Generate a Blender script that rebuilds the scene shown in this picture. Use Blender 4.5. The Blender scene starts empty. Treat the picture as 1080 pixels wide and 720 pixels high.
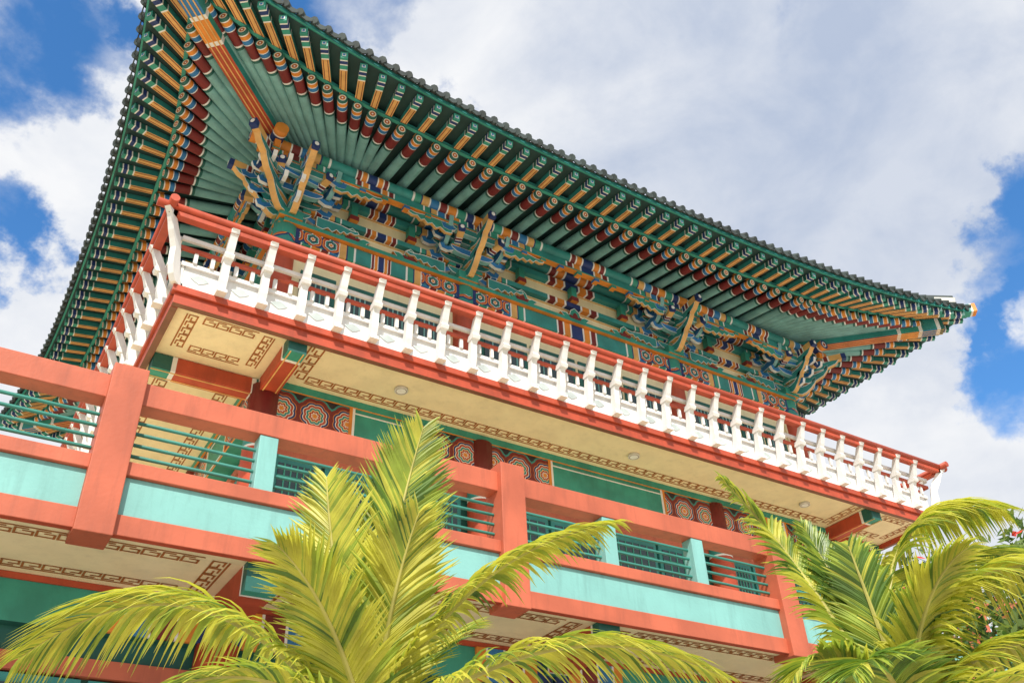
import bpy, bmesh, math, random
from mathutils import Vector, Matrix
random.seed(7)
H=1.6
scene=bpy.context.scene
# ------------------------------------------------------------ materials
def mk(name):
    m=bpy.data.materials.new(name); m.use_nodes=True
    nt=m.node_tree; b=nt.nodes["Principled BSDF"]
    return m,nt,b
def paint(name,col,rough=.55,var=.15,bump=.15,scale=3.0,grime=.25):
    m,nt,b=mk(name); N=nt.nodes; L=nt.links
    tc=N.new("ShaderNodeTexCoord")
    n=N.new("ShaderNodeTexNoise"); n.inputs["Scale"].default_value=scale; n.inputs["Detail"].default_value=4
    L.new(tc.outputs["Object"],n.inputs["Vector"])
    mx=N.new("ShaderNodeMix"); mx.data_type='RGBA'
    mr=N.new("ShaderNodeMapRange"); mr.inputs[1].default_value=.35; mr.inputs[2].default_value=.65
    L.new(n.outputs["Fac"],mr.inputs[0]); L.new(mr.outputs[0],mx.inputs[0])
    mx.inputs[6].default_value=(*[c*(1-var) for c in col],1)
    mx.inputs[7].default_value=(*[min(1,c*(1+var)) for c in col],1)
    last=mx.outputs[2]
    if grime>0:
        mp=N.new("ShaderNodeMapping"); mp.inputs["Scale"].default_value=(6,6,.8)
        L.new(tc.outputs["Object"],mp.inputs[0])
        g=N.new("ShaderNodeTexNoise"); g.inputs["Scale"].default_value=1.5; g.inputs["Detail"].default_value=5; g.inputs["Roughness"].default_value=.65
        L.new(mp.outputs[0],g.inputs["Vector"])
        gr=N.new("ShaderNodeMapRange"); gr.inputs[1].default_value=.50; gr.inputs[2].default_value=.78; gr.inputs[4].default_value=grime
        L.new(g.outputs["Fac"],gr.inputs[0])
        m2=N.new("ShaderNodeMix"); m2.data_type='RGBA'
        L.new(gr.outputs[0],m2.inputs[0]); L.new(last,m2.inputs[6])
        m2.inputs[7].default_value=(*[c*.35+.01 for c in col],1)
        last=m2.outputs[2]
    L.new(last,b.inputs["Base Color"])
    b.inputs["Roughness"].default_value=rough
    if bump>0:
        n2=N.new("ShaderNodeTexNoise"); n2.inputs["Scale"].default_value=30; n2.inputs["Detail"].default_value=2
        L.new(tc.outputs["Object"],n2.inputs["Vector"])
        bp=N.new("ShaderNodeBump"); bp.inputs["Strength"].default_value=bump; bp.inputs["Distance"].default_value=.01
        L.new(n2.outputs["Fac"],bp.inputs["Height"]); L.new(bp.outputs[0],b.inputs["Normal"])
    return m
def ramp_const(N,stops):
    r=N.new("ShaderNodeValToRGB"); r.color_ramp.interpolation='CONSTANT'
    e=r.color_ramp.elements
    e[0].position=stops[0][0]; e[0].color=(*stops[0][1],1)
    e[1].position=stops[1][0]; e[1].color=(*stops[1][1],1)
    for p,c in stops[2:]:
        x=e.new(p); x.color=(*c,1)
    return r
def mth(N,L,op,a,b=None,c=None):
    n=N.new("ShaderNodeMath"); n.operation=op
    for i,v in enumerate((a,b,c)):
        if v is None: continue
        if isinstance(v,(int,float)): n.inputs[i].default_value=v
        else: L.new(v,n.inputs[i])
    return n.outputs[0]
RED=(.46,.07,.03); TEAL=(.035,.26,.25); GRN=(.015,.12,.10); NAVY=(.015,.04,.17); ORG=(.72,.25,.035); CRM=(.78,.70,.50); WHT=(.8,.8,.76); MAR=(.19,.022,.022); BLK=(.02,.02,.03); CYN=(.35,.66,.66)
def medal(name,cell,zc,stops,pet=8):
    m,nt,b=mk(name); N=nt.nodes; L=nt.links
    tc=N.new("ShaderNodeTexCoord"); sp=N.new("ShaderNodeSeparateXYZ"); L.new(tc.outputs["Object"],sp.inputs[0])
    s=mth(N,L,'ADD',sp.outputs[0],sp.outputs[1]); s=mth(N,L,'DIVIDE',s,cell); s=mth(N,L,'FRACT',s); s=mth(N,L,'SUBTRACT',s,.5)
    z=mth(N,L,'SUBTRACT',sp.outputs[2],zc); z=mth(N,L,'DIVIDE',z,cell)
    r=mth(N,L,'SQRT',mth(N,L,'ADD',mth(N,L,'MULTIPLY',s,s),mth(N,L,'MULTIPLY',z,z)))
    a=mth(N,L,'ARCTAN2',z,s)
    w=mth(N,L,'MULTIPLY',mth(N,L,'ABSOLUTE',mth(N,L,'SINE',mth(N,L,'MULTIPLY',a,pet*.5))),-.045)
    r=mth(N,L,'ADD',r,w)
    rp=ramp_const(N,stops); L.new(r,rp.inputs[0]); L.new(rp.outputs[0],b.inputs["Base Color"])
    b.inputs["Roughness"].default_value=.5
    return m
M={}
M['red']=paint("red_paint",RED,grime=.4)
M['salmon']=paint("coral_paint",(.52,.125,.065),grime=.4,var=.14,scale=1.6)
M['teal']=paint("teal_paint",TEAL)
M['tealL']=paint("light_teal_paint",(.20,.43,.43),grime=.3)
M['grn']=paint("green_paint",GRN,grime=0)
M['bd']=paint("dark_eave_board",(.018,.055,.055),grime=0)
M['grnL']=paint("jade_paint",(.04,.30,.23))
M['navy']=paint("navy_paint",NAVY,grime=0)
M['blue']=paint("blue_paint",(.03,.19,.46),grime=0)
M['org']=paint("orange_paint",ORG,grime=0)
M['tan']=paint("tan_paint",(.74,.42,.14))
M['crm']=paint("cream_paint",(.86,.74,.48),var=.05,grime=.18,bump=.05)
M['wht']=paint("white_paint",(.82,.82,.81),var=.05,grime=.25,bump=0)
M['gry']=paint("grey_inlay_paint",(.50,.57,.57),grime=.1,bump=0)
M['mar']=paint("maroon_paint",MAR,grime=0)
M['brn']=paint("brown_wood",(.20,.08,.045))
M['key']=paint("key_pattern_paint",(.36,.12,.025),bump=0,grime=0)
M['cyn']=paint("aqua_concrete",(.22,.50,.48),var=.08,grime=.35,scale=1.5)
M['tile']=paint("roof_tile",(.035,.05,.05),rough=.7,var=.4,grime=.3)
M['plas']=paint("ridge_plaster",(.6,.59,.55))
M['pipe']=paint("green_rail_paint",(.04,.24,.20),grime=0)
M['dark']=paint("dark_glass",(.02,.05,.06),rough=.15,grime=0,bump=0)
M['med']=medal("floral_frieze",.50,H+6.92,[(0,ORG),(.05,WHT),(.075,RED),(.14,(.8,.6,.3)),(.165,TEAL),(.23,WHT),(.25,RED),(.32,WHT),(.34,NAVY),(.40,ORG),(.42,MAR),(.54,TEAL),(.60,BLK)])
M['med2']=medal("floral_frieze_small",.32,H+10.30,[(0,ORG),(.06,WHT),(.1,BLK),(.18,TEAL),(.28,WHT),(.31,RED),(.40,ORG),(.46,NAVY),(.56,TEAL)],6)
MN=list(M.keys()); MI={k:i for i,k in enumerate(MN)}
# ------------------------------------------------------------ mesh builder
class MB:
    def __init__(s): s.v=[];s.f=[];s.m=[];s.sm=[];s.ins=[]
    def add(s,pts):
        i=len(s.v); s.v+= [tuple(p) for p in pts]; return i
    def face(s,idx,m,sm=False):
        s.f.append(tuple(idx)); s.m.append(m if isinstance(m,int) else MI[m]); s.sm.append(sm)
    def box(s,x0,x1,y0,y1,z0,z1,m,bot=None,front=None):
        i=s.add([(x0,y0,z0),(x1,y0,z0),(x1,y1,z0),(x0,y1,z0),(x0,y0,z1),(x1,y0,z1),(x1,y1,z1),(x0,y1,z1)])
        s.face([i+3,i+2,i+1,i],bot or m); s.face([i+4,i+5,i+6,i+7],m)
        s.face([i,i+1,i+5,i+4],front or m); s.face([i+1,i+2,i+6,i+5],m); s.face([i+2,i+3,i+7,i+6],m); s.face([i+3,i,i+4,i+7],m)
    def beam(s,a,b,w,h,segs,cap=None):
        a=Vector(a);b=Vector(b);d=(b-a).normalized(); sd=d.cross(Vector((0,0,1))).normalized()*(w/2); up=sd.cross(d).normalized()*(h/2)
        ts=[0]+[q[0] for q in segs]; base=len(s.v)
        for t in ts:
            p=a.lerp(b,t); s.add([p-sd-up,p+sd-up,p+sd+up,p-sd+up])
        for k,(t,mb,ms) in enumerate(segs):
            i=base+4*k;j=i+4
            s.face([i,i+1,j+1,j],mb); s.face([i+1,i+2,j+2,j+1],ms); s.face([i+2,i+3,j+3,j+2],ms); s.face([i+3,i,j,j+3],ms)
        c=cap or segs[0][2]; s.face([base+3,base+2,base+1,base],c)
        e=base+4*len(segs); s.face([e,e+1,e+2,e+3],cap or segs[-1][2])
    def cyl(s,a,b,r,n,segs,caps=None,r2=None):
        a=Vector(a);b=Vector(b);d=(b-a).normalized(); u=d.cross(Vector((0.01,0.02,1)))
        if u.length<.01: u=d.cross(Vector((1,0,0)))
        u.normalize(); w=u.cross(d)
        ts=[0]+[q[0] for q in segs]; base=len(s.v)
        for t in ts:
            p=a.lerp(b,t); rr=r+((r2 or r)-r)*t
            s.add([p+(u*math.cos(2*math.pi*k/n)+w*math.sin(2*math.pi*k/n))*rr for k in range(n)])
        for j,q_ in enumerate(segs):
            t,m=q_[0],q_[1]
            for k in range(n):
                i=base+j*n; s.face([i+k,i+(k+1)%n,i+n+(k+1)%n,i+n+k],m,True)
        caps=caps or [(0,segs[0][1])]
        prev=base
        for q,(fr,m) in enumerate(caps):
            if q==len(caps)-1: s.face([prev+k for k in range(n)],m)
            else:
                nx=s.add([a+(u*math.cos(2*math.pi*k/n)+w*math.sin(2*math.pi*k/n))*r*fr for k in range(n)])
                for k in range(n): s.face([prev+k,nx+k,nx+(k+1)%n,prev+(k+1)%n],m)
                prev=nx
        e=base+len(segs)*n; s.face([e+k for k in range(n)],segs[-1][1])
    def prism(s,poly,o,eu,ev,ew,th,mside,mrim,mout=None):
        o=Vector(o);eu=Vector(eu);ev=Vector(ev);ew=Vector(ew)*(th/2); n=len(poly)
        i=s.add([o+eu*p[0]+ev*p[1]-ew for p in poly]); j=s.add([o+eu*p[0]+ev*p[1]+ew for p in poly])
        for k in range(n): s.face([i+k,i+(k+1)%n,j+(k+1)%n,j+k],mrim)
        if mout: s.ins+=[(len(s.f),mout),(len(s.f)+1,mout)]
        s.face([i+k for k in range(n)],mside); s.face([j+k for k in reversed(range(n))],mside)
    def obj(s,name,parent=None,bevel=0,insw=.018):
        me=bpy.data.meshes.new(name); me.from_pydata([(p[0],p[1],p[2]+H) for p in s.v],[],s.f)
        used=sorted(set(s.m)|{MI[o] for _,o in s.ins}); rm={g:k for k,g in enumerate(used)}
        for g in used: me.materials.append(M[MN[g]])
        me.polygons.foreach_set("material_index",[rm[g] for g in s.m]); me.polygons.foreach_set("use_smooth",s.sm)
        bm=bmesh.new(); bm.from_mesh(me); bm.faces.ensure_lookup_table()
        if s.ins:
            groups={}
            for i,o in s.ins: groups.setdefault(o,[]).append(bm.faces[i])
            for o,fs in groups.items():
                r=bmesh.ops.inset_individual(bm,faces=fs,thickness=insw,use_even_offset=False)
                for f in r['faces']: f.material_index=rm[MI[o]]
        bmesh.ops.recalc_face_normals(bm,faces=bm.faces[:])
        bm.to_mesh(me); bm.free()
        ob=bpy.data.objects.new(name,me); scene.collection.objects.link(ob)
        if parent: ob.parent=parent
        if bevel:
            bv=ob.modifiers.new("bevel","BEVEL"); bv.width=bevel; bv.segments=2; bv.limit_method='ANGLE'
        return ob
temple=bpy.data.objects.new("korean_temple_building",None); scene.collection.objects.link(temple)
CX,CY=8.875,15.55
def SP(side,u,v,z):
    if side==0: return Vector((CX+u,CY-v,z))
    if side==1: return Vector((CX-v,CY-u,z))
    if side==2: return Vector((CX+v,CY+u,z))
    return Vector((CX-u,CY+v,z))
def SD(side):
    o=SP(side,0,0,0); return SP(side,1,0,0)-o, SP(side,0,1,0)-o
DIM={0:(9.0,7.5,5.8,4.4),3:(9.0,7.5,5.8,4.4),1:(7.5,9.0,4.4,5.8),2:(7.5,9.0,4.4,5.8)}
def zt(s): return 11.85+.36*abs(s)**3
def ins(s): return .55*(1-abs(s)**2.5)
def EV(side,s,dz=0):
    Lh,D,Ch,Cd=DIM[side]; return SP(side,s*Lh,D-ins(s),zt(s)+dz)
def BS(side,s,z=12.0):
    Lh,D,Ch,Cd=DIM[side]; u=s*Lh; a=Ch-1.2
    if abs(u)<=a: return SP(side,u,Cd,z)
    k=(abs(u)-a)/(Lh-a); return SP(side,math.copysign(a+1.1*k,u),Cd,z)
def inward(side,s,dist,z):
    e=EV(side,s); b=BS(side,s); e.z=0;b.z=0
    d=(b-e); p=e+d.normalized()*dist; p.z=z; return p
def bays(bl,ends=.95):
    """painted bands of a horizontal member, mirrored about each bay's middle"""
    a0,L=bl[0],bl[-1]-bl[0]; out=[]
    for a,b in zip(bl[:-1],bl[1:]):
        e=min(ends*1.15,(b-a)*.36)
        pat=[(.08,'org'),(.10,'wht'),(.20,'navy'),(.22,'wht'),(.34,'grnL'),(.36,'wht'),(.48,'org'),(.50,'wht'),(.60,'mar'),(.62,'wht'),(.74,'blue'),(.76,'wht'),(.86,'tan'),(.88,'navy'),(.97,'grnL'),(1.0,'wht')]
        for q,m in pat: out.append(((a+e*q-a0)/L,m,m))
        s0,s1=a+e,b-e; w=s1-s0
        for f,m in ((.30,'teal'),(.315,'wht'),(.36,'mar'),(.375,'wht'),(.43,'org'),(.445,'wht'),(.555,'navy'),(.57,'wht'),(.625,'org'),(.64,'wht'),(.685,'mar'),(.70,'wht'),(1.0,'teal')):
            out.append(((s0+w*f-a0)/L,m,m))
        rv=[(0,None)]+pat
        for k in range(len(pat)-1,-1,-1): out.append(((b-e*rv[k][0]-a0)/L,pat[k][1],pat[k][1]))
    return out
# ------------------------------------------------------------ roof
raf=MB(); fly=MB(); brd=MB(); tiles=MB(); strip=MB()
for side in range(4):
    Lh,D,Ch,Cd=DIM[side]
    n=int(2*Lh/.345)
    for k in range(n):
        s=-1+ (k+.5)*2/n
        if abs(s)>.985: continue
        z=zt(s)
        kk=max(0,(abs(s*Lh)-(Ch-1.2))/(Lh-Ch+1.2)); i1=.78+.25*kk
        jz=random.uniform(-.006,.006)
        tip=inward(side,s,i1+random.uniform(-.012,.012),z-.27+jz); b=BS(side,s,12.0)
        L=(b-tip).length
        def t(x): return x/L
        raf.cyl(tip,b,.082,12,[(t(.05),'grn'),(t(.07),'wht'),(t(.14),'org'),(t(.155),'wht'),(t(.23),'blue'),(t(.245),'wht'),(t(.50),'mar'),(t(.53),'wht'),(t(.58),'grn'),(t(L*.96),'tealL'),(1,'org')],
            caps=[(.75,'grn'),(.6,'wht'),(.45,'tan'),(.2,'red'),(0,'wht')],r2=.095)
        a=inward(side,s,.10,z-.21+jz); c=inward(side,s,i1+.12,z-.09)
        fly.beam(a,c,.115,.115,[(.06,'grnL','grn'),(.085,'wht','wht'),(.16,'navy','navy'),(.185,'wht','wht'),(.28,'grnL','grn'),(.305,'wht','wht'),(.93,'tan','teal'),(1,'org','teal')],cap='grnL')
        ew=(c-a).normalized(); sd=ew.cross(Vector((0,0,1))).normalized()
        for q in (-.034,.034):
            fly.beam(a+(c-a)*.33+sd*q-Vector((0,0,.060)),a+(c-a)*.92+sd*q-Vector((0,0,.060)),.01,.006,[(1,'mar','mar')])
        o=a-ew*.004
        i=fly.add([o-sd*.03-Vector((0,0,.035)),o+sd*.03-Vector((0,0,.035)),o+sd*.03+Vector((0,0,.035)),o-sd*.03+Vector((0,0,.035))]); fly.face([i,i+1,i+2,i+3],'wht')
        o=o-ew*.004
        i=fly.add([o-sd*.018-Vector((0,0,.02)),o+sd*.018-Vector((0,0,.02)),o+sd*.018+Vector((0,0,.02)),o-sd*.018+Vector((0,0,.02))]); fly.face([i,i+1,i+2,i+3],'blue')
    ns=48
    S=[-1+2*k/ns for k in range(ns+1)]
    for k in range(ns):
        s0,s1=S[k],S[k+1]
        q=[]
        for s in (s0,s1):
            kk=max(0,(abs(s*Lh)-(Ch-1.2))/(Lh-Ch+1.2)); i1=.78+.25*kk
            q.append((inward(side,s,.06,zt(s)-.15),inward(side,s,i1+.1,zt(s)-.03),inward(side,s,i1-.06,zt(s)-.18),BS(side,s,12.1)))
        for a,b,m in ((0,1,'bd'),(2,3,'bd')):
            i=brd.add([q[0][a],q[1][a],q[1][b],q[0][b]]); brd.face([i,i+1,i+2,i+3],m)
        def cs(pa,pb,w,h,dz,m1,m2):
            strip.beam(pa+Vector((0,0,dz)),pb+Vector((0,0,dz)),w,h,[(1,m1,m2)])
        a0=inward(side,s0,.06,zt(s0)-.09); a1=inward(side,s1,.06,zt(s1)-.09); cs(a0,a1,.06,.10,0,'grnL','teal')
        k0=max(0,(abs(s0*Lh)-(Ch-1.2))/(Lh-Ch+1.2)); k1=max(0,(abs(s1*Lh)-(Ch-1.2))/(Lh-Ch+1.2))
        a0=inward(side,s0,.76+.25*k0,zt(s0)-.155); a1=inward(side,s1,.76+.25*k1,zt(s1)-.155); cs(a0,a1,.06,.07,0,'grnL','teal')
    def RP(s,t,dz=0):
        e=EV(side,s,-.06); r=1.5
        top=SP(side,(s*r if side in(0,3) else 0),(0 if side in(0,3) else r),16.6)
        p=e.lerp(top,t); p.z=e.z+(16.6-e.z)*(.55*t+.45*t*t)+dz; return p
    T=[0,.08,.2,.4,.7,1]
    for k in range(ns):
        for j in range(5):
            i=tiles.add([RP(S[k],T[j]),RP(S[k+1],T[j]),RP(S[k+1],T[j+1]),RP(S[k],T[j+1])]); tiles.face([i,i+1,i+2,i+3],'tile',True)
    nt_=int(2*Lh/.23)
    for k in range(nt_):
        s=-1+(k+.5)*2/nt_
        e=EV(side,s,0); dr=(BS(side,s)-e); dr.z=0; dr.normalize()
        pts=[RP(s,t,.035) for t in T]; pts[0]=pts[0]-dr*.06+Vector((0,0,random.uniform(-.012,.012)))
        for j in range(5):
            tiles.cyl(pts[j],pts[j+1],.066,8,[(1,'tile')])
        s2=s+1/nt_; e2=RP(min(1,s2),0)-dr*.05
        U,V=SD(side)
        poly=[(-.09,.03),(.09,.03),(.075,-.04),(0,-.08),(-.075,-.04)]
        tiles.prism(poly,e2,U,(0,0,1),V,.02,'tile','tile')
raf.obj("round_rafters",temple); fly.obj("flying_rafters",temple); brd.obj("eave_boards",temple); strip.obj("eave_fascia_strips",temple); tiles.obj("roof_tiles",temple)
cor=MB()
for sx in (-1,1):
    for sy in (-1,1):
        c=Vector((CX+sx*5.7,CY+sy*4.3,11.9)); e=Vector((CX+sx*9.0,CY+sy*7.5,12.2)); d=(e-c); d.z=0; d.normalize()
        t1=e-d*.75; t1.z=11.84
        cor.beam(t1,c,.26,.30,[(.02,'grn','grn'),(.04,'wht','wht'),(.12,'blue','teal'),(.14,'wht','wht'),(.24,'org','grnL'),(.26,'wht','wht'),(1,'red','teal')],cap='navy')
        U=Vector((-d.y,d.x,0)); o=t1+d*.02
        for r,m,q in ((.10,'wht',0),(.075,'navy',.004),(.045,'wht',.008),(.02,'red',.012)):
            i=cor.add([o+d*q+U*r*math.cos(a*math.pi/4)*(1.1 if a%2 else .8)+Vector((0,0,r*math.sin(a*math.pi/4)*(1.1 if a%2 else .8))) for a in range(8)]); cor.face(list(range(i,i+8)),m)
        for off in (-.08,0,.08):
            cor.beam(t1+U*off-Vector((0,0,.155)),c+U*off-Vector((0,0,.155)),.022,.012,[(1,'tan','tan')])
        t2=e+d*.06; t2.z=12.14; c2=e-d*2.0; c2.z=12.12
        cor.beam(t2,c2,.22,.22,[(.04,'org','org'),(.06,'wht','wht'),(.2,'grnL','teal'),(.22,'wht','wht'),(1,'org','teal')],cap='tan')
        top=Vector((CX+sx*1.5,CY,16.8)); prev=None
        for k in range(13):
            t=.03+k/12*.97; p=e.lerp(top,t); p.z=e.z-.06+(16.6-e.z+.06)*(.55*t+.45*t*t)+.12
            if prev is not None:
                cor.beam(prev,p,.26,.26,[(1,'plas','plas')]); cor.cyl(prev+Vector((0,0,.16)),p+Vector((0,0,.16)),.1,8,[(1,'tile')])
            prev=p
cor.beam((CX-1.7,CY,16.8),(CX+1.7,CY,16.8),.4,.5,[(1,'plas','plas')])
cor.obj("corner_rafters_and_ridges",temple,bevel=.008)
# ------------------------------------------------------------ upper walls, purlins, brackets
wal=MB(); brk=MB()
COLX=[-5.8,-2.45,2.45,5.8]; COLY=[-4.4,-1.5,1.5,4.4]
for side in range(4):
    Lh,D,Ch,Cd=DIM[side]; cols=COLX if side in (0,3) else COLY
    U,V=SD(side)
    def bx(u0,u1,v0,v1,z0,z1,m,bot=None,fr=None,mb=wal):
        a=SP(side,u0,v0,0);b=SP(side,u1,v1,0)
        mb.box(min(a.x,b.x),max(a.x,b.x),min(a.y,b.y),max(a.y,b.y),z0,z1,m,bot)
    bx(-Ch+.02,Ch-.02,Cd-.25,Cd-.06,7.55,12.05,'crm')
    wal.beam(SP(side,-Ch,Cd,10.28),SP(side,Ch,Cd,10.28),.18,.30,bays(cols,1.1))
    for a,b in zip(cols[:-1],cols[1:]):
        bx(a+.2,a+.9,Cd+.09,Cd+.1,10.16,10.40,'med2'); bx(b-.9,b-.2,Cd+.09,Cd+.1,10.16,10.40,'med2')
        bx(a+.25,b-.25,Cd-.06,Cd+.0,10.56,10.575,'key'); 
    bx(-Ch-.1,Ch+.1,Cd-.14,Cd+.17,10.44,10.52,'grnL','org')
    wal.beam(SP(side,-Ch,Cd,10.96),SP(side,Ch,Cd,10.96),.11,.11,bays(cols,.8))
    wal.beam(SP(side,-Ch,Cd,11.44),SP(side,Ch,Cd,11.44),.12,.13,bays(cols,.9))
    for zz in (10.62,10.86,11.07,11.33): bx(-Ch,Ch,Cd-.06,Cd-.045,zz,zz+.018,'tan')
    wal.cyl(SP(side,-Ch-.45,Cd+.02,11.74),SP(side,Ch+.45,Cd+.02,11.74),.14,14,bays([-Ch-.45]+cols[1:-1]+[Ch+.45]))
    pc=[-Ch-.95]+cols[1:-1]+[Ch+.95]
    wal.cyl(SP(side,-Ch-.95,Cd+.55,11.63),SP(side,Ch+.95,Cd+.55,11.63),.115,14,bays(pc,1.2),caps=[(.6,'navy'),(.4,'wht'),(0,'red')])
    wal.beam(SP(side,-Ch-.8,Cd+.55,11.43),SP(side,Ch+.8,Cd+.55,11.43),.10,.13,bays([-Ch-.8]+cols[1:-1]+[Ch+.8],1.0))
    bx(-Ch-.75,Ch+.75,Cd+.485,Cd+.615,11.33,11.36,'grnL','org')
    # bearing blocks under the outer beam, between the clusters
    for a,b in zip(cols[:-1],cols[1:]):
        m_=int((b-a-1.9)/.42); 
        for q in range(m_+1):
            uu=(a+b)/2+(q-m_/2)*.42
            bx(uu-.055,uu+.055,Cd+.49,Cd+.61,11.26,11.325,'grnL' if q%2 else 'blue','org')
        w=(b-a-.6)/4
        for q in range(4):
            u0=a+.3+q*w
            bx(u0+.04,u0+w-.04,Cd-.07,Cd-.03,7.7,9.7,'grn'); bx(u0+.12,u0+w-.12,Cd-.06,Cd-.015,8.2,9.6,'dark')
            for g in range(1,5): bx(u0+.12+(w-.24)*g/5-.012,u0+.12+(w-.24)*g/5+.012,Cd-.05,Cd-.005,8.2,9.6,'tealL')
        nq=4 if b-a>4 else 3
        for q in range(1,nq):
            uu=a+(b-a)*q/nq
            o=SP(side,uu,Cd+.04,10.52)
            poly=[(-.30,0),(-.26,.08),(-.34,.17),(-.22,.2),(-.14,.15),(-.1,.28),(0,.36),(.1,.28),(.14,.15),(.22,.2),(.34,.17),(.26,.08),(.30,0)]
            brk.prism(poly,o,U,(0,0,1),V,.07,'grnL','org','wht')
            brk.prism([(x*.45,.06+y*.5) for x,y in poly],o+V*.04,U,(0,0,1),V,.012,'mar','mar')
            bx(uu-.08,uu+.08,Cd-.02,Cd+.14,11.02,11.12,'mar','org',mb=brk)
            bx(uu-.06,uu+.06,Cd-.02,Cd+.12,11.12,11.375,'grnL','org',mb=brk)
    def tongue(o,dirv,ln,th=.11,body='teal',rim='tan'):
        w=Vector((-dirv.y,dirv.x,0))
        poly=[(-.3,0),(ln*.45,0),(ln*.62,-.035),(ln*.8,.0),(ln+.02,.10),(ln+.14,.24),(ln+.17,.36),(ln+.09,.34),(ln+.03,.24),(ln*.82,.18),(ln*.6,.16),(-.3,.16)]
        brk.prism(poly,o,dirv,(0,0,1),w,th,body,rim,'wht')
    def beak(o,dirv,ln):
        w=Vector((-dirv.y,dirv.x,0))
        brk.beam(o+dirv*(-.2),o+dirv*ln+Vector((0,0,.10)),.12,.14,[(.35,'grnL','teal'),(.38,'wht','wht'),(.62,'tan','tan'),(.64,'wht','wht'),(.69,'navy','navy'),(.71,'wht','wht'),(.76,'mar','mar'),(.78,'wht','wht'),(.94,'tan','tan'),(1,'navy','navy')],cap='navy')
        e=o+dirv*(ln+.012)+Vector((0,0,.10))
        i=brk.add([e+w*.04*math.cos(a*math.pi/4)+Vector((0,0,.045*math.sin(a*math.pi/4))) for a in range(8)]); brk.face(list(range(i,i+8)),'wht')
    def arm(o,ax,half,h=.14,th=.1,m='teal'):
        w=Vector((-ax.y,ax.x,0))
        poly=[(-half,h*.55),(-half-.03,h),(half+.03,h),(half,h*.55),(half*.8,h*.15),(half*.55,0),(-half*.55,0),(-half*.8,h*.15)]
        brk.prism(poly,o,ax,(0,0,1),w,th,m,'tealL','wht')
        for sg in (-1,1):
            pl=[(sg*half*.9,h*.3),(sg*(half+.08),-.02),(sg*(half+.2),.0),(sg*(half+.24),.1),(sg*(half+.16),.14),(sg*(half+.14),.07),(sg*(half+.08),.08),(sg*half,h*.8)]
            brk.prism(pl,o,ax,(0,0,1),w,th*.7,'blue','wht')
        for q in (-1,0,1):
            c=o+ax*(q*(half-.06))+Vector((0,0,h))
            brk.beam(c-ax*.07+Vector((0,0,.045)),c+ax*.07+Vector((0,0,.045)),.14,.075,[(1,'org','grnL')])
    def wing(o,ax,ln,body):
        # long carved cloud board running along the beam
        top=[(0,.20),(ln*.6,.20),(ln*.85,.16),(ln,.18)]; 
        bot=[(ln+.03,.12),(ln*.93,.08),(ln*.82,.10),(ln*.74,.03),(ln*.66,.07),(ln*.58,.0),(ln*.48,.05),(ln*.38,-.03),(ln*.28,.03),(ln*.16,-.04),(0,-.02)]
        w=Vector((-ax.y,ax.x,0)); brk.prism(top+bot,o,ax,(0,0,1),w,.06,body,'tan','wht')
    for ci,cu in enumerate(cols):
        corner=abs(cu)>Ch-.01
        dirs=[V]
        if corner and side in (0,3): dirs=[V,(V+U*math.copysign(1,cu)).normalized()]
        base=SP(side,cu,Cd,0)
        if not(corner and side in(1,2)):
            brk.box(base.x-.2,base.x+.2,base.y-.2,base.y+.2,10.525,10.70,'grnL','org')
        for dv in dirs:
            k=1.35 if dv is not V else 1
            for ti,(zz,ln) in enumerate(((10.60,.42),(10.86,.66),(11.12,.9))):
                tongue(base+Vector((0,0,zz)),dv,ln*k)
            beak(base+Vector((0,0,11.30)),dv,1.1*k)
            if dv is V: 
                for sg in (-1,1):
                    beak(base+U*sg*.24+Vector((0,0,11.12)),(dv+U*sg*.25).normalized(),.74)
                    tongue(base+U*sg*.5+Vector((0,0,11.10)),(dv+U*sg*.15).normalized(),.5,.08,'blue','tealL')
        for ti,(zz,hf) in enumerate(((10.68,.34),(10.94,.5),(11.20,.66))):
            arm(base+Vector((0,0,zz))+V*.03,U,hf)
            if ti>0: arm(base+Vector((0,0,zz))+V*.30,U,hf*.85,m='blue' if ti==1 else 'teal')
            if ti>1: arm(base+Vector((0,0,zz-.02))+V*.55,U,hf*.8)
        for sg in (-1,1):
            if corner and sg*cu>0: continue
            wing(base+V*.55+U*sg*.55+Vector((0,0,11.12)),U*sg,.85,'grnL')
            wing(base+V*.10+U*sg*.45+Vector((0,0,10.60)),U*sg,.75,'teal')
        if not(corner and side in(1,2)):
            wal.cyl(SP(side,cu,Cd-.05,7.5),SP(side,cu,Cd-.05,10.52),.2,16,[(.8,'red'),(.82,'wht'),(.9,'med2'),(1,'grnL')])
wal.obj("upper_walls_and_purlins",temple); brk.obj("bracket_clusters",temple,insw=.014)
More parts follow.
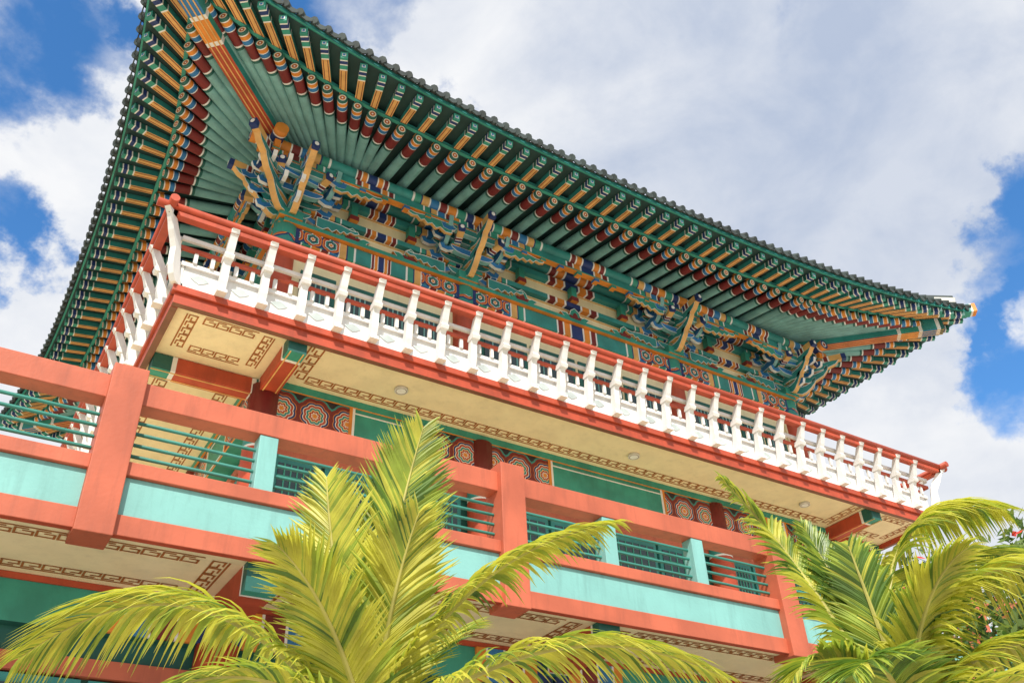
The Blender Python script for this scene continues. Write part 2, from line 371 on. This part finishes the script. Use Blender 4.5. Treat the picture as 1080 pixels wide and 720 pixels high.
# ------------------------------------------------------------ upper balcony
bal=MB(); ral=MB(); sof=MB()
HB={0:(7.49,5.85),3:(7.49,5.85),1:(5.85,7.49),2:(5.85,7.49)}
bal.box(CX-7.40,CX+7.40,CY-5.76,CY+5.76,7.34,7.46,'crm')
for side in range(4):
    hl,dv=HB[side]; U,V=SD(side); Lh,D,Ch,Cd=DIM[side]
    def bx(mb,u0,u1,v0,v1,z0,z1,m,bot=None):
        a=SP(side,u0,v0,0);b=SP(side,u1,v1,0)
        mb.box(min(a.x,b.x),max(a.x,b.x),min(a.y,b.y),max(a.y,b.y),z0,z1,m,bot)
    e=hl-.1 if side in(1,2) else hl
    bx(bal,-e,e,dv-.09,dv,7.24,7.40,'red','brn')
    bx(bal,-e-.04,e+.04,dv-.09,dv+.04,7.402,7.50,'red','red')
    e=hl
    bx(ral,-e,e,dv-.07,dv+.0,7.502,7.56,'wht')
    bx(ral,-e,e,dv-.045,dv-.015,7.56,7.84,'wht')
    bx(ral,-e,e,dv-.07,dv+.03,7.84,7.90,'wht','wht')
    bx(ral,-e-.06,e+.06,dv+.03,dv+.08,8.06,8.11,'red')
    bx(ral,-e-.06,e+.06,dv+.05,dv+.10,8.20,8.26,'wht')
    o=.33
    ral.cyl(SP(side,-e-o-.16,dv+o-.02,8.49),SP(side,e+o+.16,dv+o-.02,8.49),.06,12,[(1,'red')])
    bx(ral,-e-o,e+o,dv+o-.11,dv+o+.0,8.36,8.425,'red')
    n=int(round(2*hl/.535))
    for k in range(n+1):
        u=-hl+2*hl*k/n
        cl=[(.02,0,.10),(.055,.08,.12),(.09,.20,.12),(.11,.34,.10),(.12,.46,.09),(.15,.56,.11),(.19,.66,.12),(.23,.76,.10),(.27,.85,.09),(.31,.92,.12)]
        lft=[(a+t/2,z) for a,z,t in cl]; rgt=[(a-t/2,z) for a,z,t in reversed(cl)]
        if 0<k<n:
            ral.prism(lft+rgt,SP(side,u,dv,7.50),V,(0,0,1),U,.10,'wht','wht')
            ral.prism([(-.0,0),(.17,0),(.15,.06),(.0,.06)],SP(side,u,dv,7.502),V,(0,0,1),U,.13,'wht','wht')
            ral.prism([(.07,0),(.23,.0),(.25,.05),(.22,.09),(.07,.09)],SP(side,u,dv,8.02),V,(0,0,1),U,.125,'wht','wht')
            ral.cyl(SP(side,u-.055,dv+.30,8.40),SP(side,u+.055,dv+.30,8.40),.05,10,[(1,'wht')])
        if k<n:
            um=u+hl/n
            P=lambda w,h:[(-w,0),(-w*.5,h*.6),(0,h),(w*.5,h*.6),(w,0),(w*.5,-h*.6),(0,-h),(-w*.5,-h*.6)]
            ral.prism(P(.12,.07),SP(side,um,dv-.012,7.70),U,(0,0,1),V,.012,'gry','gry')
            for q in (-.11,.11):
                bx(ral,um+q-.025,um+q+.025,dv+.02,dv+.06,7.90,8.06,'wht')
    if side in (0,3):
        for sg in (-1,1):
            ral.prism([(a*1.0,z) for a,z in lft+rgt],SP(side,sg*hl,dv,7.50),(V+U*sg),(0,0,1),(U-V*sg).normalized(),.08,'wht','wht')
    for cu in ([-5.8,5.8] if side in (0,3) else [-4.4,4.4]):
        a=SP(side,cu,Cd,7.21); b=SP(side,cu,dv-.1,7.21)
        bal.beam(a,b,.26,.24,[(.1,'grnL','grn'),(.14,'wht','wht'),(.8,'red','red'),(.84,'wht','wht'),(1,'grnL','grn')])
        for q in (-.09,.09):
            bal.beam(a+U*q-Vector((0,0,.125)),b+U*q-Vector((0,0,.125)),.02,.01,[(1,'tan','tan')])
bal.obj("upper_balcony_deck",temple,bevel=.006); ral.obj("upper_balcony_railing",temple)
def meander(mb,p,q,inward_,z,w=.21,t=.022,m='key'):
    p=Vector(p);q=Vector(q);d=(q-p);L=d.length;d.normalize();n=max(1,int(L/w));w=L/n;iv=Vector(inward_);g=w/6
    def seg(a,b,dz):
        (x0,y0),(x1,y1)=a,b; h=t/2
        if abs(x1-x0)>abs(y1-y0): x0,x1=min(x0,x1)-h,max(x0,x1)+h; y0-=h;y1=y0+t
        else: y0,y1=min(y0,y1)-h,max(y0,y1)+h; x0-=h;x1=x0+t
        pts=[p+d*a_+iv*b_ for a_,b_ in ((x0,y0),(x1,y0),(x1,y1),(x0,y1))]
        i=mb.add([(c.x,c.y,z-dz) for c in pts]); mb.face([i,i+1,i+2,i+3],m)
    for k in range(n):
        o=k*w; A=[(0,0),(0,4*g),(4.9*g,4*g),(4.9*g,1.5*g),(2.3*g,1.5*g)]
        for j,(a,b) in enumerate(zip(A[:-1],A[1:])): seg((o+a[0],a[1]),(o+b[0],b[1]),.004 if j%2 else .006)
        seg((o,0),(o+w*.55,0),.004)
    seg((0,-g*1.3),(L,-g*1.3),.004)
def soffit(x0,x1,y0,y1,z,border=.14,skip=(),w=.18,t=.02):
    b=border
    if 'f' not in skip: meander(sof,(x0+b+.2,y0+b,0),(x1-b-.2,y0+b,0),(0,1,0),z,w,t)
    meander(sof,(x0+b+.2,y1-b,0),(x1-b-.2,y1-b,0),(0,-1,0),z,w,t)
    meander(sof,(x0+b,y0+b,0),(x0+b,y1-b,0),(1,0,0),z,w,t); meander(sof,(x1-b,y0+b,0),(x1-b,y1-b,0),(-1,0,0),z,w,t)
ZS=7.34
soffit(1.5,2.94,9.82,10.95,ZS,.17,w=.155); soffit(3.25,14.5,9.80,10.87,ZS,.10,skip=('f',),w=.20,t=.024); soffit(14.8,16.25,9.82,10.95,ZS,.17,w=.155)
soffit(1.5,2.85,11.3,14.9,ZS,.2); soffit(1.5,2.85,15.2,19.8,ZS,.2)
bal2=MB()
for lx in (4.85,9.2,13.3):
    bal2.cyl((lx,10.3,ZS-.045),(lx,10.3,ZS),.1,20,[(1,'plas')],caps=[(.8,'plas'),(.72,'brn'),(0,'wht')])
bal2.obj("soffit_lamps",temple)
# ------------------------------------------------------------ second storey
st2=MB()
for side in range(4):
    Lh,D,Ch,Cd=DIM[side]; cols=COLX if side in (0,3) else COLY; U,V=SD(side)
    def bx(u0,u1,v0,v1,z0,z1,m,bot=None):
        a=SP(side,u0,v0,0);b=SP(side,u1,v1,0)
        st2.box(min(a.x,b.x),max(a.x,b.x),min(a.y,b.y),max(a.y,b.y),z0,z1,m,bot)
    bx(-Ch+.02,Ch-.02,Cd-.3,Cd-.1,3.8,7.33,'grn')
    c2=[-5.8,-2.25,2.75,5.8] if side in(0,3) else cols
    f=Cd+.20
    for a,b in zip(c2[:-1],c2[1:]):
        e=1.25 if b-a>3 else .9
        bx(a,a+e,Cd-.1,f,6.62,7.22,'med'); bx(b-e,b,Cd-.1,f,6.62,7.22,'med')
        bx(a+e,b-e,Cd-.1,f-.002,6.62,7.22,'grnL')
        bx(a+e+.05,b-e-.05,f-.002,f+.006,6.68,6.70,'wht'); bx(a+e+.05,b-e-.05,f-.002,f+.006,7.13,7.15,'wht')
        bx(a+e,a+e+.05,f-.002,f+.01,6.62,7.22,'org'); bx(b-e-.05,b-e,f-.002,f+.01,6.62,7.22,'org')
        bx(a+e+.05,a+e+.09,f-.002,f+.008,6.62,7.22,'wht'); bx(b-e-.09,b-e-.05,f-.002,f+.008,6.62,7.22,'wht')
        bx(a,b,Cd-.1,f+.03,7.222,7.335,'grnL','org'); bx(a,b,Cd-.1,f+.02,6.57,6.618,'org','grnL')
        bx(a,b,Cd-.1,Cd+.0,6.30,6.42,'salmon')
        w=(b-a-.5)/4
        for q in range(4):
            u0=a+.25+q*w
            bx(u0+.03,u0+w-.03,Cd-.1,Cd-.05,3.85,6.28,'teal'); bx(u0+.1,u0+w-.1,Cd-.09,Cd-.035,4.6,6.2,'dark')
            for g in range(1,6): bx(u0+.1+(w-.2)*g/6-.01,u0+.1+(w-.2)*g/6+.01,Cd-.08,Cd-.025,4.6,6.2,'grnL')
            for g in range(1,8): bx(u0+.1,u0+w-.1,Cd-.08,Cd-.028,4.6+1.6*g/8-.01,4.6+1.6*g/8+.01,'grnL')
    for cu in c2:
        if abs(cu)>Ch-.01 and side in(1,2): continue
        st2.cyl(SP(side,cu,Cd+.08,3.8),SP(side,cu,Cd+.08,7.23),.21,18,[(.70,'red'),(.71,'wht'),(.76,'teal'),(.77,'wht'),(.81,'navy'),(.815,'wht'),(1,'mar')])
st2.obj("second_storey_walls",temple)
# ------------------------------------------------------------ lower terrace balcony
low=MB(); Y2=7.5; XL,XR=-3.15,16.95
YB=23.5
low.box(XL,XR,Y2+.06,YB,3.20,3.70,'crm')
low.box(XL,XR,Y2-.02,Y2+.058,3.17,3.35,'salmon','red')
low.box(XL,XR,Y2+.01,Y2+.058,3.35,3.70,'cyn')
low.box(XL,XR,Y2-.03,Y2+.2,3.702,3.83,'salmon')
low.box(XL-.06,XL,Y2,YB,3.18,3.8,'cyn'); low.box(XR,XR+.06,Y2,YB,3.18,3.8,'cyn')
low.box(XL,XR,Y2-.01,Y2+.19,4.40,4.63,'salmon')
posts=[-3.05,.85,4.85,8.85,12.85,16.85]
for x in posts:
    low.box(x-.15,x+.15,Y2-.09,Y2+.24,3.13,4.72,'salmon')
for a,b in zip(posts[:-1],posts[1:]):
    for q in (1,2):
        x=a+(b-a)*q/3; low.box(x-.09,x+.09,Y2+.0,Y2+.17,3.83,4.4,'cyn')
    for z in (3.94,4.05,4.16,4.27):
        low.cyl((a+.15,Y2+.09,z),(b-.15,Y2+.09,z),.018,8,[(1,'pipe')])
for x in (XL+.1,XR-.1):
    low.box(x-.1,x+.1,Y2+.25,YB,4.40,4.62,'salmon')
    for z in (3.94,4.05,4.16,4.27): low.cyl((x,Y2+.25,z),(x,YB,z),.018,8,[(1,'pipe')])
    for k in range(1,5): low.box(x-.14,x+.14,Y2+4*k-.15,Y2+4*k+.15,3.8,4.7,'salmon')
low.obj("terrace_balcony",temple,bevel=.012)
g1=MB()
g1.box(-2.9,16.6,8.85,22.5,-1.6,3.195,'grn')
g1.box(-2.9,16.6,8.72,8.85,2.78,3.14,'grnL','grn'); g1.box(-2.9,16.6,8.70,8.85,3.142,3.196,'red')
g1.box(-2.9,16.6,8.74,8.85,2.40,2.55,'salmon')
cb=[-1.5,2.3,6.1,9.9,13.7]
for x in cb:
    g1.beam((x,Y2+.08,3.06),(x,8.72,3.06),.28,.27,[(.1,'grnL','grn'),(.13,'wht','wht'),(.85,'red','red'),(.88,'wht','wht'),(1,'grnL','grn')])
    g1.cyl((x,8.72,-1.6),(x,8.72,2.78),.2,18,[(.8,'red'),(.82,'wht'),(.9,'teal'),(1,'red')])
    for sg in (1,-1):
        g1.beam((x+sg*1.0,8.70,2.96),(x+sg*.02,8.70,2.96),.04,.36,[(.12,'org','org'),(.15,'wht','wht'),(.35,'blue','blue'),(.38,'wht','wht'),(.6,'mar','mar'),(.63,'wht','wht'),(.8,'org','org'),(1,'navy','navy')])
for a,b in zip(cb[:-1],cb[1:]):
    for q in range(4):
        w=(b-a-.5)/4;u0=a+.25+q*w
        g1.box(u0+.03,u0+w-.03,8.78,8.85,-1.5,2.38,'teal'); g1.box(u0+.1,u0+w-.1,8.76,8.85,-.5,2.3,'dark')
        for g in range(1,5): g1.box(u0+.1+(w-.2)*g/5-.01,u0+.1+(w-.2)*g/5+.01,8.75,8.85,-.5,2.3,'grnL')
g1.obj("ground_storey_walls",temple)
for a,b in zip([-3.24]+cb,cb+[16.9]):
    soffit(a+.16,b-.16,7.60,8.68,3.20,.13,w=.16)
sof.obj("soffit_key_pattern",temple)
# ------------------------------------------------------------ ground
def simple_obj(name,verts,faces,mat,smooth=False):
    me=bpy.data.meshes.new(name); me.from_pydata(verts,[],faces); me.materials.append(mat)
    ob=bpy.data.objects.new(name,me); scene.collection.objects.link(ob); return ob
simple_obj("ground",[(-1500,-1500,0),(1500,-1500,0),(1500,1500,0),(-1500,1500,0)],[(0,1,2,3)],paint("grass_ground",(.10,.13,.05),scale=.3))
simple_obj("paved_plaza",[(-25,-25,.004),(40,-25,.004),(40,30,.004),(-25,30,.004)],[(0,1,2,3)],paint("pale_paving",(.52,.46,.38),scale=.8,grime=.1))
# ------------------------------------------------------------ vegetation
def leafmat(name,col,tr,w=.35):
    m,nt,b=mk(name); N=nt.nodes;L=nt.links
    tc=N.new("ShaderNodeTexCoord"); n=N.new("ShaderNodeTexNoise"); n.inputs["Scale"].default_value=5; n.inputs["Detail"].default_value=3
    L.new(tc.outputs["Object"],n.inputs["Vector"])
    mx=N.new("ShaderNodeMix"); mx.data_type='RGBA'; mr=N.new("ShaderNodeMapRange"); mr.inputs[1].default_value=.35; mr.inputs[2].default_value=.65
    L.new(n.outputs["Fac"],mr.inputs[0]); L.new(mr.outputs[0],mx.inputs[0])
    mx.inputs[6].default_value=(*[c*.72 for c in col],1); mx.inputs[7].default_value=(*[c*1.2 for c in col],1)
    L.new(mx.outputs[2],b.inputs["Base Color"]); b.inputs["Roughness"].default_value=.4
    t=N.new("ShaderNodeBsdfTranslucent"); t.inputs[0].default_value=(*tr,1)
    ms=N.new("ShaderNodeMixShader"); ms.inputs[0].default_value=w
    out=[x for x in N if x.type=='OUTPUT_MATERIAL'][0]
    L.new(b.outputs[0],ms.inputs[1]); L.new(t.outputs[0],ms.inputs[2]); L.new(ms.outputs[0],out.inputs[0])
    return m
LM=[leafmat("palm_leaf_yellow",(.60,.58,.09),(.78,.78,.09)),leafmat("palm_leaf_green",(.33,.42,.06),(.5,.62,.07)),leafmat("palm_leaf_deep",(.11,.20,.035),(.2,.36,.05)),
    leafmat("palm_stalk",(.50,.46,.12),(.3,.3,.1),.05),paint("palm_trunk_bark",(.22,.19,.14),var=.3,scale=8)]
Rw=Vector((.8325,-.554,0)); Fw=Vector((.554,.8325,0)); Uw=Vector((0,0,1))
def palm(name,base,fronds,leafscale=1.0,seed=1,trunks=1):
    rnd=random.Random(seed); V=[];F=[];MIx=[]
    def quad(a,b,c,d,m): 
        i=len(V); V.extend([tuple(a),tuple(b),tuple(c),tuple(d)]); F.append((i,i+1,i+2,i+3)); MIx.append(m)
    def tube(pts,rads,m,n=7):
        rings=[]
        for k,p in enumerate(pts):
            d=(pts[min(k+1,len(pts)-1)]-pts[max(k-1,0)]).normalized(); u=d.cross(Vector((.3,.1,1)))
            if u.length<.05:u=d.cross(Vector((1,0,0)))
            u.normalize(); w=u.cross(d); i=len(V)
            for q in range(n): V.append(tuple(p+(u*math.cos(2*math.pi*q/n)+w*math.sin(2*math.pi*q/n))*rads[k]))
            rings.append(i)
        for a,b in zip(rings[:-1],rings[1:]):
            for q in range(n): F.append((a+q,a+(q+1)%n,b+(q+1)%n,b+q)); MIx.append(m)
    base=Vector(base)
    for t in range(trunks):
        o=Vector((math.cos(t*2.1)*.16,math.sin(t*2.1)*.16,0))*(0 if trunks==1 else 1)
        foot=Vector((base.x,base.y,0))+o*2
        pts=[];rd=[]
        for k in range(25):
            q=k/24; p=foot.lerp(base+o*.3,q); pts.append(p); rd.append((.09-.03*q)*(1+.08*(k%2)))
        tube(pts,rd,4,10)
    for fi,fr_ in enumerate(fronds):
        c,tp,ll,dens,mb=fr_[:5]; sweep=fr_[5] if len(fr_)>5 else .6; dro=fr_[6] if len(fr_)>6 else .3
        P0=base+Vector((rnd.uniform(-.05,.05),rnd.uniform(-.05,.05),-.1))
        P1=base+Rw*c[0]+Fw*c[1]+Uw*c[2]; P2=base+Rw*tp[0]+Fw*tp[1]+Uw*tp[2]
        B=lambda t:P0*(1-t)**2+P1*2*t*(1-t)+P2*t*t
        T=lambda t:((P1-P0)*(1-t)+(P2-P1)*t).normalized()
        pts=[B(k/20) for k in range(21)]
        tube(pts,[.017*(1-k/20)+.003 for k in range(21)],3,6)
        n=int(dens*1.5)
        ph=rnd.uniform(0,6)
        for k in range(n):
            t=.12+.88*(k+.5)/n
            p=B(t);d=T(t); sd=d.cross(Uw)
            if sd.length<.45: sd=(sd+Rw*.6*(1 if sd.dot(Rw)>=0 else -1))
            sd=(sd-d*sd.dot(d)).normalized(); nu=sd.cross(d).normalized()
            env=math.sin(math.pi*min(1,(t*.90+.10))**.8)**.5
            for sg in (-1,1):
                if rnd.random()<.04: continue
                l=ll*leafscale*max(.3,env)*rnd.uniform(.86,1.1)
                fw=sweep+.75*t+rnd.uniform(-.06,.06)
                dr=(sd*sg+d*fw+nu*(.22+.06*math.sin(k*.5+ph)+rnd.uniform(-.07,.07))).normalized()
                drp=(dro+rnd.uniform(-.08,.12))*l
                wd=.0155*rnd.uniform(.8,1.15)*(.65+.5*env)
                wv=dr.cross(nu).normalized()*wd
                fold=nu*wd*.6
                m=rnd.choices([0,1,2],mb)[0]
                prev=None
                for j in range(6):
                    q=j/5; c_=p+dr*l*q-Uw*drp*q*q
                    wq=(.5+1.1*q if q<.4 else (1-q)/.6*.9+.03)
                    w_=wv*wq; f_=fold*wq
                    cur=(c_-w_+f_,c_,c_+w_+f_)
                    if prev:
                        quad(prev[0],prev[1],cur[1],cur[0],m); quad(prev[1],prev[2],cur[2],cur[1],m)
                    prev=cur
    me=bpy.data.meshes.new(name); me.from_pydata(V,[],F)
    for m in LM: me.materials.append(m)
    me.polygons.foreach_set("material_index",MIx)
    ob=bpy.data.objects.new(name,me); scene.collection.objects.link(ob); return ob
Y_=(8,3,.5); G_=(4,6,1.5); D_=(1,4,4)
b1=Rw*-.83+Fw*4.8+Uw*(1.113+H)
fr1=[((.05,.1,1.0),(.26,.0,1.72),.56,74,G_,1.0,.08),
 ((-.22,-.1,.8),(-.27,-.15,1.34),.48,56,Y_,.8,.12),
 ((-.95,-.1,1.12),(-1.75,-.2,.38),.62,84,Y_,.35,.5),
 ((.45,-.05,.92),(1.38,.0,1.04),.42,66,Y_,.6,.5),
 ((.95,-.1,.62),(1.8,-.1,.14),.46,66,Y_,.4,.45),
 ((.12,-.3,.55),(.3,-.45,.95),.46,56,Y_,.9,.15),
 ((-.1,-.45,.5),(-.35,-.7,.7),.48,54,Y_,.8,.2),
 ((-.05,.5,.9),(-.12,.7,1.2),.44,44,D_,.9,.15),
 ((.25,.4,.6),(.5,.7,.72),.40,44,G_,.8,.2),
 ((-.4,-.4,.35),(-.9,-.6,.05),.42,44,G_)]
palm("palm_tree",b1,fr1,1.0,3,3)
b2=Rw*1.84+Fw*4.8+Uw*(1.0+H)
fr2=[((-.34,.0,.95),(-.66,.05,1.42),.34,58,G_,.7,.4),
 ((-.12,.1,.8),(-.24,.1,1.12),.30,46,D_,.9,.2),
 ((.05,.1,1.35),(.95,.1,1.15),.52,74,Y_,.3,.6),
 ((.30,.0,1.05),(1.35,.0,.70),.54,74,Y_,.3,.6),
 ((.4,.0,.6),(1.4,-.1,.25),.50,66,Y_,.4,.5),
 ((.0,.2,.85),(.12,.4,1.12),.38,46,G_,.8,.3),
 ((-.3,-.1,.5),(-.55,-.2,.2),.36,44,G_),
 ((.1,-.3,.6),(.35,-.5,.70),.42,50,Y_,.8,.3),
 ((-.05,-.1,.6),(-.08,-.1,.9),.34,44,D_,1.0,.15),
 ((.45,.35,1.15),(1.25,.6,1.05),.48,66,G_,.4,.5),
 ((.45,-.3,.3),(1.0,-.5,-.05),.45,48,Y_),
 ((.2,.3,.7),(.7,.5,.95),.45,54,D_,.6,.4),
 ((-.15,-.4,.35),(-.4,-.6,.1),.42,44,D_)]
palm("palm_tree",b2,fr2,1.0,9,3)
def leafy(name,centre,rad,nclump,nleaf,size,mats,trunk=True,flowers=None,seed=2):
    rnd=random.Random(seed); V=[];F=[];MIx=[]
    c=Vector(centre)
    for k in range(nclump):
        while True:
            q=Vector((rnd.uniform(-1,1),rnd.uniform(-1,1),rnd.uniform(-1,1)))
            if .3<q.length<1: break
        cc=c+Vector((q.x*rad[0],q.y*rad[1],q.z*rad[2])); cr=rnd.uniform(.18,.34)*min(rad)
        mc=rnd.randrange(len(mats)-(1 if flowers else 0))
        for j in range(nleaf):
            d=Vector((rnd.gauss(0,1),rnd.gauss(0,1),rnd.gauss(0,1))).normalized(); p=cc+d*cr*rnd.random()**.4
            a=Vector((rnd.gauss(0,1),rnd.gauss(0,1),rnd.gauss(0,1))).normalized(); b=a.cross(d+Vector((0,0,.3)))
            if b.length<.1: continue
            b.normalize(); s=size*rnd.uniform(.6,1.3)
            i=len(V); V.extend([tuple(p-a*s),tuple(p+b*s*.4),tuple(p+a*s),tuple(p-b*s*.4)]); F.append((i,i+1,i+2,i+3))
            MIx.append(len(mats)-1 if flowers and rnd.random()<flowers else (mc if rnd.random()<.8 else rnd.randrange(len(mats)-(1 if flowers else 0))))
    nt=len(mats)
    limbs=[(Vector((c.x,c.y,0)),Vector((c.x,c.y,c.z-rad[2]*.5)),.05*rad[0]+.03)]
    for k in range(6):
        a=k*1.05; limbs.append((Vector((c.x,c.y,c.z-rad[2]*.7)),c+Vector((math.cos(a)*rad[0]*.7,math.sin(a)*rad[1]*.7,rad[2]*.3)),.02*rad[0]+.015))
    for a,b,r in limbs:
        i=len(V)
        for q in range(8): V.append((a.x+r*math.cos(q*.785),a.y+r*math.sin(q*.785),a.z))
        for q in range(8): V.append((b.x+r*.4*math.cos(q*.785),b.y+r*.4*math.sin(q*.785),b.z))
        for q in range(8): F.append((i+q,i+(q+1)%8,i+8+(q+1)%8,i+8+q)); MIx.append(nt)
    me=bpy.data.meshes.new(name); me.from_pydata(V,[],F)
    for m in mats: me.materials.append(m)
    me.materials.append(LM[4]); me.polygons.foreach_set("material_index",MIx)
    ob=bpy.data.objects.new(name,me); scene.collection.objects.link(ob)
lf=[leafmat("bush_leaf_dark",(.05,.11,.03),(.1,.2,.03)),leafmat("bush_leaf_mid",(.09,.17,.04),(.2,.33,.05)),leafmat("bush_leaf_light",(.16,.24,.06),(.3,.42,.08))]
leafy("flowering_bush",(6.75,3.7,2.6),(1.15,1.1,1.7),100,140,.05,lf+[paint("red_petals",(.6,.03,.02))],flowers=.03,seed=5)
# ------------------------------------------------------------ camera
p=math.atan(690/960); ro=math.radians(3.0); th=math.radians(56.36)
U3=Vector((-math.sin(ro)*math.cos(p),-math.cos(ro)*math.cos(p),math.sin(p)))
F3=Vector((math.sin(ro)*math.sin(p),math.cos(ro)*math.sin(p),math.cos(p)))
R3=Vector((math.cos(ro),-math.sin(ro),0))
X3=R3*math.sin(th)+F3*math.cos(th); Y3=-R3*math.cos(th)+F3*math.sin(th)
right=Vector((X3.x,Y3.x,U3.x)); down=Vector((X3.y,Y3.y,U3.y)); fwd=Vector((X3.z,Y3.z,U3.z))
mat=Matrix(((right.x,-down.x,-fwd.x,0),(right.y,-down.y,-fwd.y,0),(right.z,-down.z,-fwd.z,H),(0,0,0,1)))
cd=bpy.data.cameras.new("camera"); cam=bpy.data.objects.new("camera",cd); scene.collection.objects.link(cam)
cam.matrix_world=mat; cd.lens=32; cd.sensor_width=36; cd.clip_end=5000; cd.clip_start=.05
scene.camera=cam
# ------------------------------------------------------------ light
el=math.radians(46); az=Vector((-.50,-.87,0)).normalized()
sd=Vector((az.x*math.cos(el),az.y*math.cos(el),math.sin(el)))
ld=bpy.data.lights.new("sun","SUN"); ld.energy=5.0; ld.angle=math.radians(.5); ld.color=(1,.94,.83)
lo=bpy.data.objects.new("sun",ld); scene.collection.objects.link(lo); lo.rotation_euler=sd.to_track_quat('Z','Y').to_euler()
w=bpy.data.worlds.new("World"); scene.world=w; w.use_nodes=True; nt=w.node_tree; N=nt.nodes; L=nt.links
bg=N["Background"]; bg.inputs[1].default_value=.1
sky=N.new("ShaderNodeTexSky"); sky.sky_type='NISHITA'; sky.sun_disc=False; sky.sun_elevation=el; sky.sun_rotation=math.atan2(az.x,az.y)
sky.air_density=1.0; sky.dust_density=.3; sky.ozone_density=3
hs=N.new("ShaderNodeHueSaturation"); hs.inputs["Saturation"].default_value=1.25; hs.inputs["Value"].default_value=2.4; L.new(sky.outputs[0],hs.inputs["Color"])
tc=N.new("ShaderNodeTexCoord"); vec0=tc.outputs["Generated"]
wn=N.new("ShaderNodeTexNoise"); wn.inputs["Scale"].default_value=6; wn.inputs["Detail"].default_value=7; wn.inputs["Roughness"].default_value=.6; L.new(vec0,wn.inputs["Vector"])
vs=N.new("ShaderNodeVectorMath"); vs.operation='SUBTRACT'; L.new(wn.outputs["Color"],vs.inputs[0]); vs.inputs[1].default_value=(.5,.5,.5)
vm=N.new("ShaderNodeVectorMath"); vm.operation='MULTIPLY_ADD'; L.new(vs.outputs[0],vm.inputs[0]); vm.inputs[1].default_value=(.36,.36,.36); L.new(vec0,vm.inputs[2])
vec=vm.outputs[0]
def noise(sc,det,dist,off,v=None):
    mp=N.new("ShaderNodeMapping"); mp.inputs["Location"].default_value=off; mp.inputs["Scale"].default_value=(1,1,1.5); L.new(v or vec0,mp.inputs[0])
    n=N.new("ShaderNodeTexNoise"); n.inputs["Scale"].default_value=sc; n.inputs["Detail"].default_value=det; n.inputs["Distortion"].default_value=dist; n.inputs["Roughness"].default_value=.58
    L.new(mp.outputs[0],n.inputs["Vector"]); return n.outputs["Fac"]
def blob(d,deg):
    d=Vector(d).normalized(); nz=N.new("ShaderNodeVectorMath"); nz.operation='NORMALIZE'; L.new(vec,nz.inputs[0])
    v=N.new("ShaderNodeVectorMath"); v.operation='DOT_PRODUCT'; L.new(nz.outputs[0],v.inputs[0]); v.inputs[1].default_value=d
    r=N.new("ShaderNodeMapRange"); r.interpolation_type='SMOOTHSTEP'; r.inputs[1].default_value=math.cos(math.radians(deg)); r.inputs[2].default_value=math.cos(math.radians(deg*.25)); L.new(v.outputs["Value"],r.inputs[0]); return r.outputs[0]
n1=noise(4.5,8,.2,(3.1,1.7,.4))
cov=mth(N,L,'ADD',mth(N,L,'MULTIPLY',n1,1.5),.10)
for d,deg,k in (((-.04,.66,.75),6.5,.55),((-.0425,.7765,.629),4.5,.45),((.204,.537,.818),8,.55),((.05,.60,.80),5,.3),((.775,.30,.565),5.5,.5),((.82,.345,.47),5,.42),((.55,.25,.80),8,.25)):
    cov=mth(N,L,'SUBTRACT',cov,mth(N,L,'MULTIPLY',blob(d,deg),k))
mr=N.new("ShaderNodeMapRange"); mr.interpolation_type='SMOOTHSTEP'; mr.inputs[1].default_value=.26; mr.inputs[2].default_value=.64; L.new(cov,mr.inputs[0])
n2=noise(6.0,8,.3,(7,2,5))
sh=N.new("ShaderNodeMapRange"); sh.inputs[1].default_value=.36; sh.inputs[2].default_value=.62; sh.inputs[3].default_value=.40; sh.inputs[4].default_value=0; L.new(n2,sh.inputs[0])
gb=mth(N,L,'MULTIPLY',blob((.618,.3665,.696),19),.6)
gsum=mth(N,L,'ADD',sh.outputs[0],gb); gsum=mth(N,L,'MINIMUM',gsum,1.0)
cm=N.new("ShaderNodeMix"); cm.data_type='RGBA'; L.new(gsum,cm.inputs[0]); cm.inputs[6].default_value=(9.4,9.5,9.7,1); cm.inputs[7].default_value=(4.8,5.6,7.2,1)
fm=N.new("ShaderNodeMix"); fm.data_type='RGBA'; L.new(mr.outputs[0],fm.inputs[0]); L.new(hs.outputs[0],fm.inputs[6]); L.new(cm.outputs[2],fm.inputs[7])
L.new(fm.outputs[2],bg.inputs[0])
scene.view_settings.view_transform='Standard'; scene.view_settings.look='None'; scene.view_settings.exposure=0
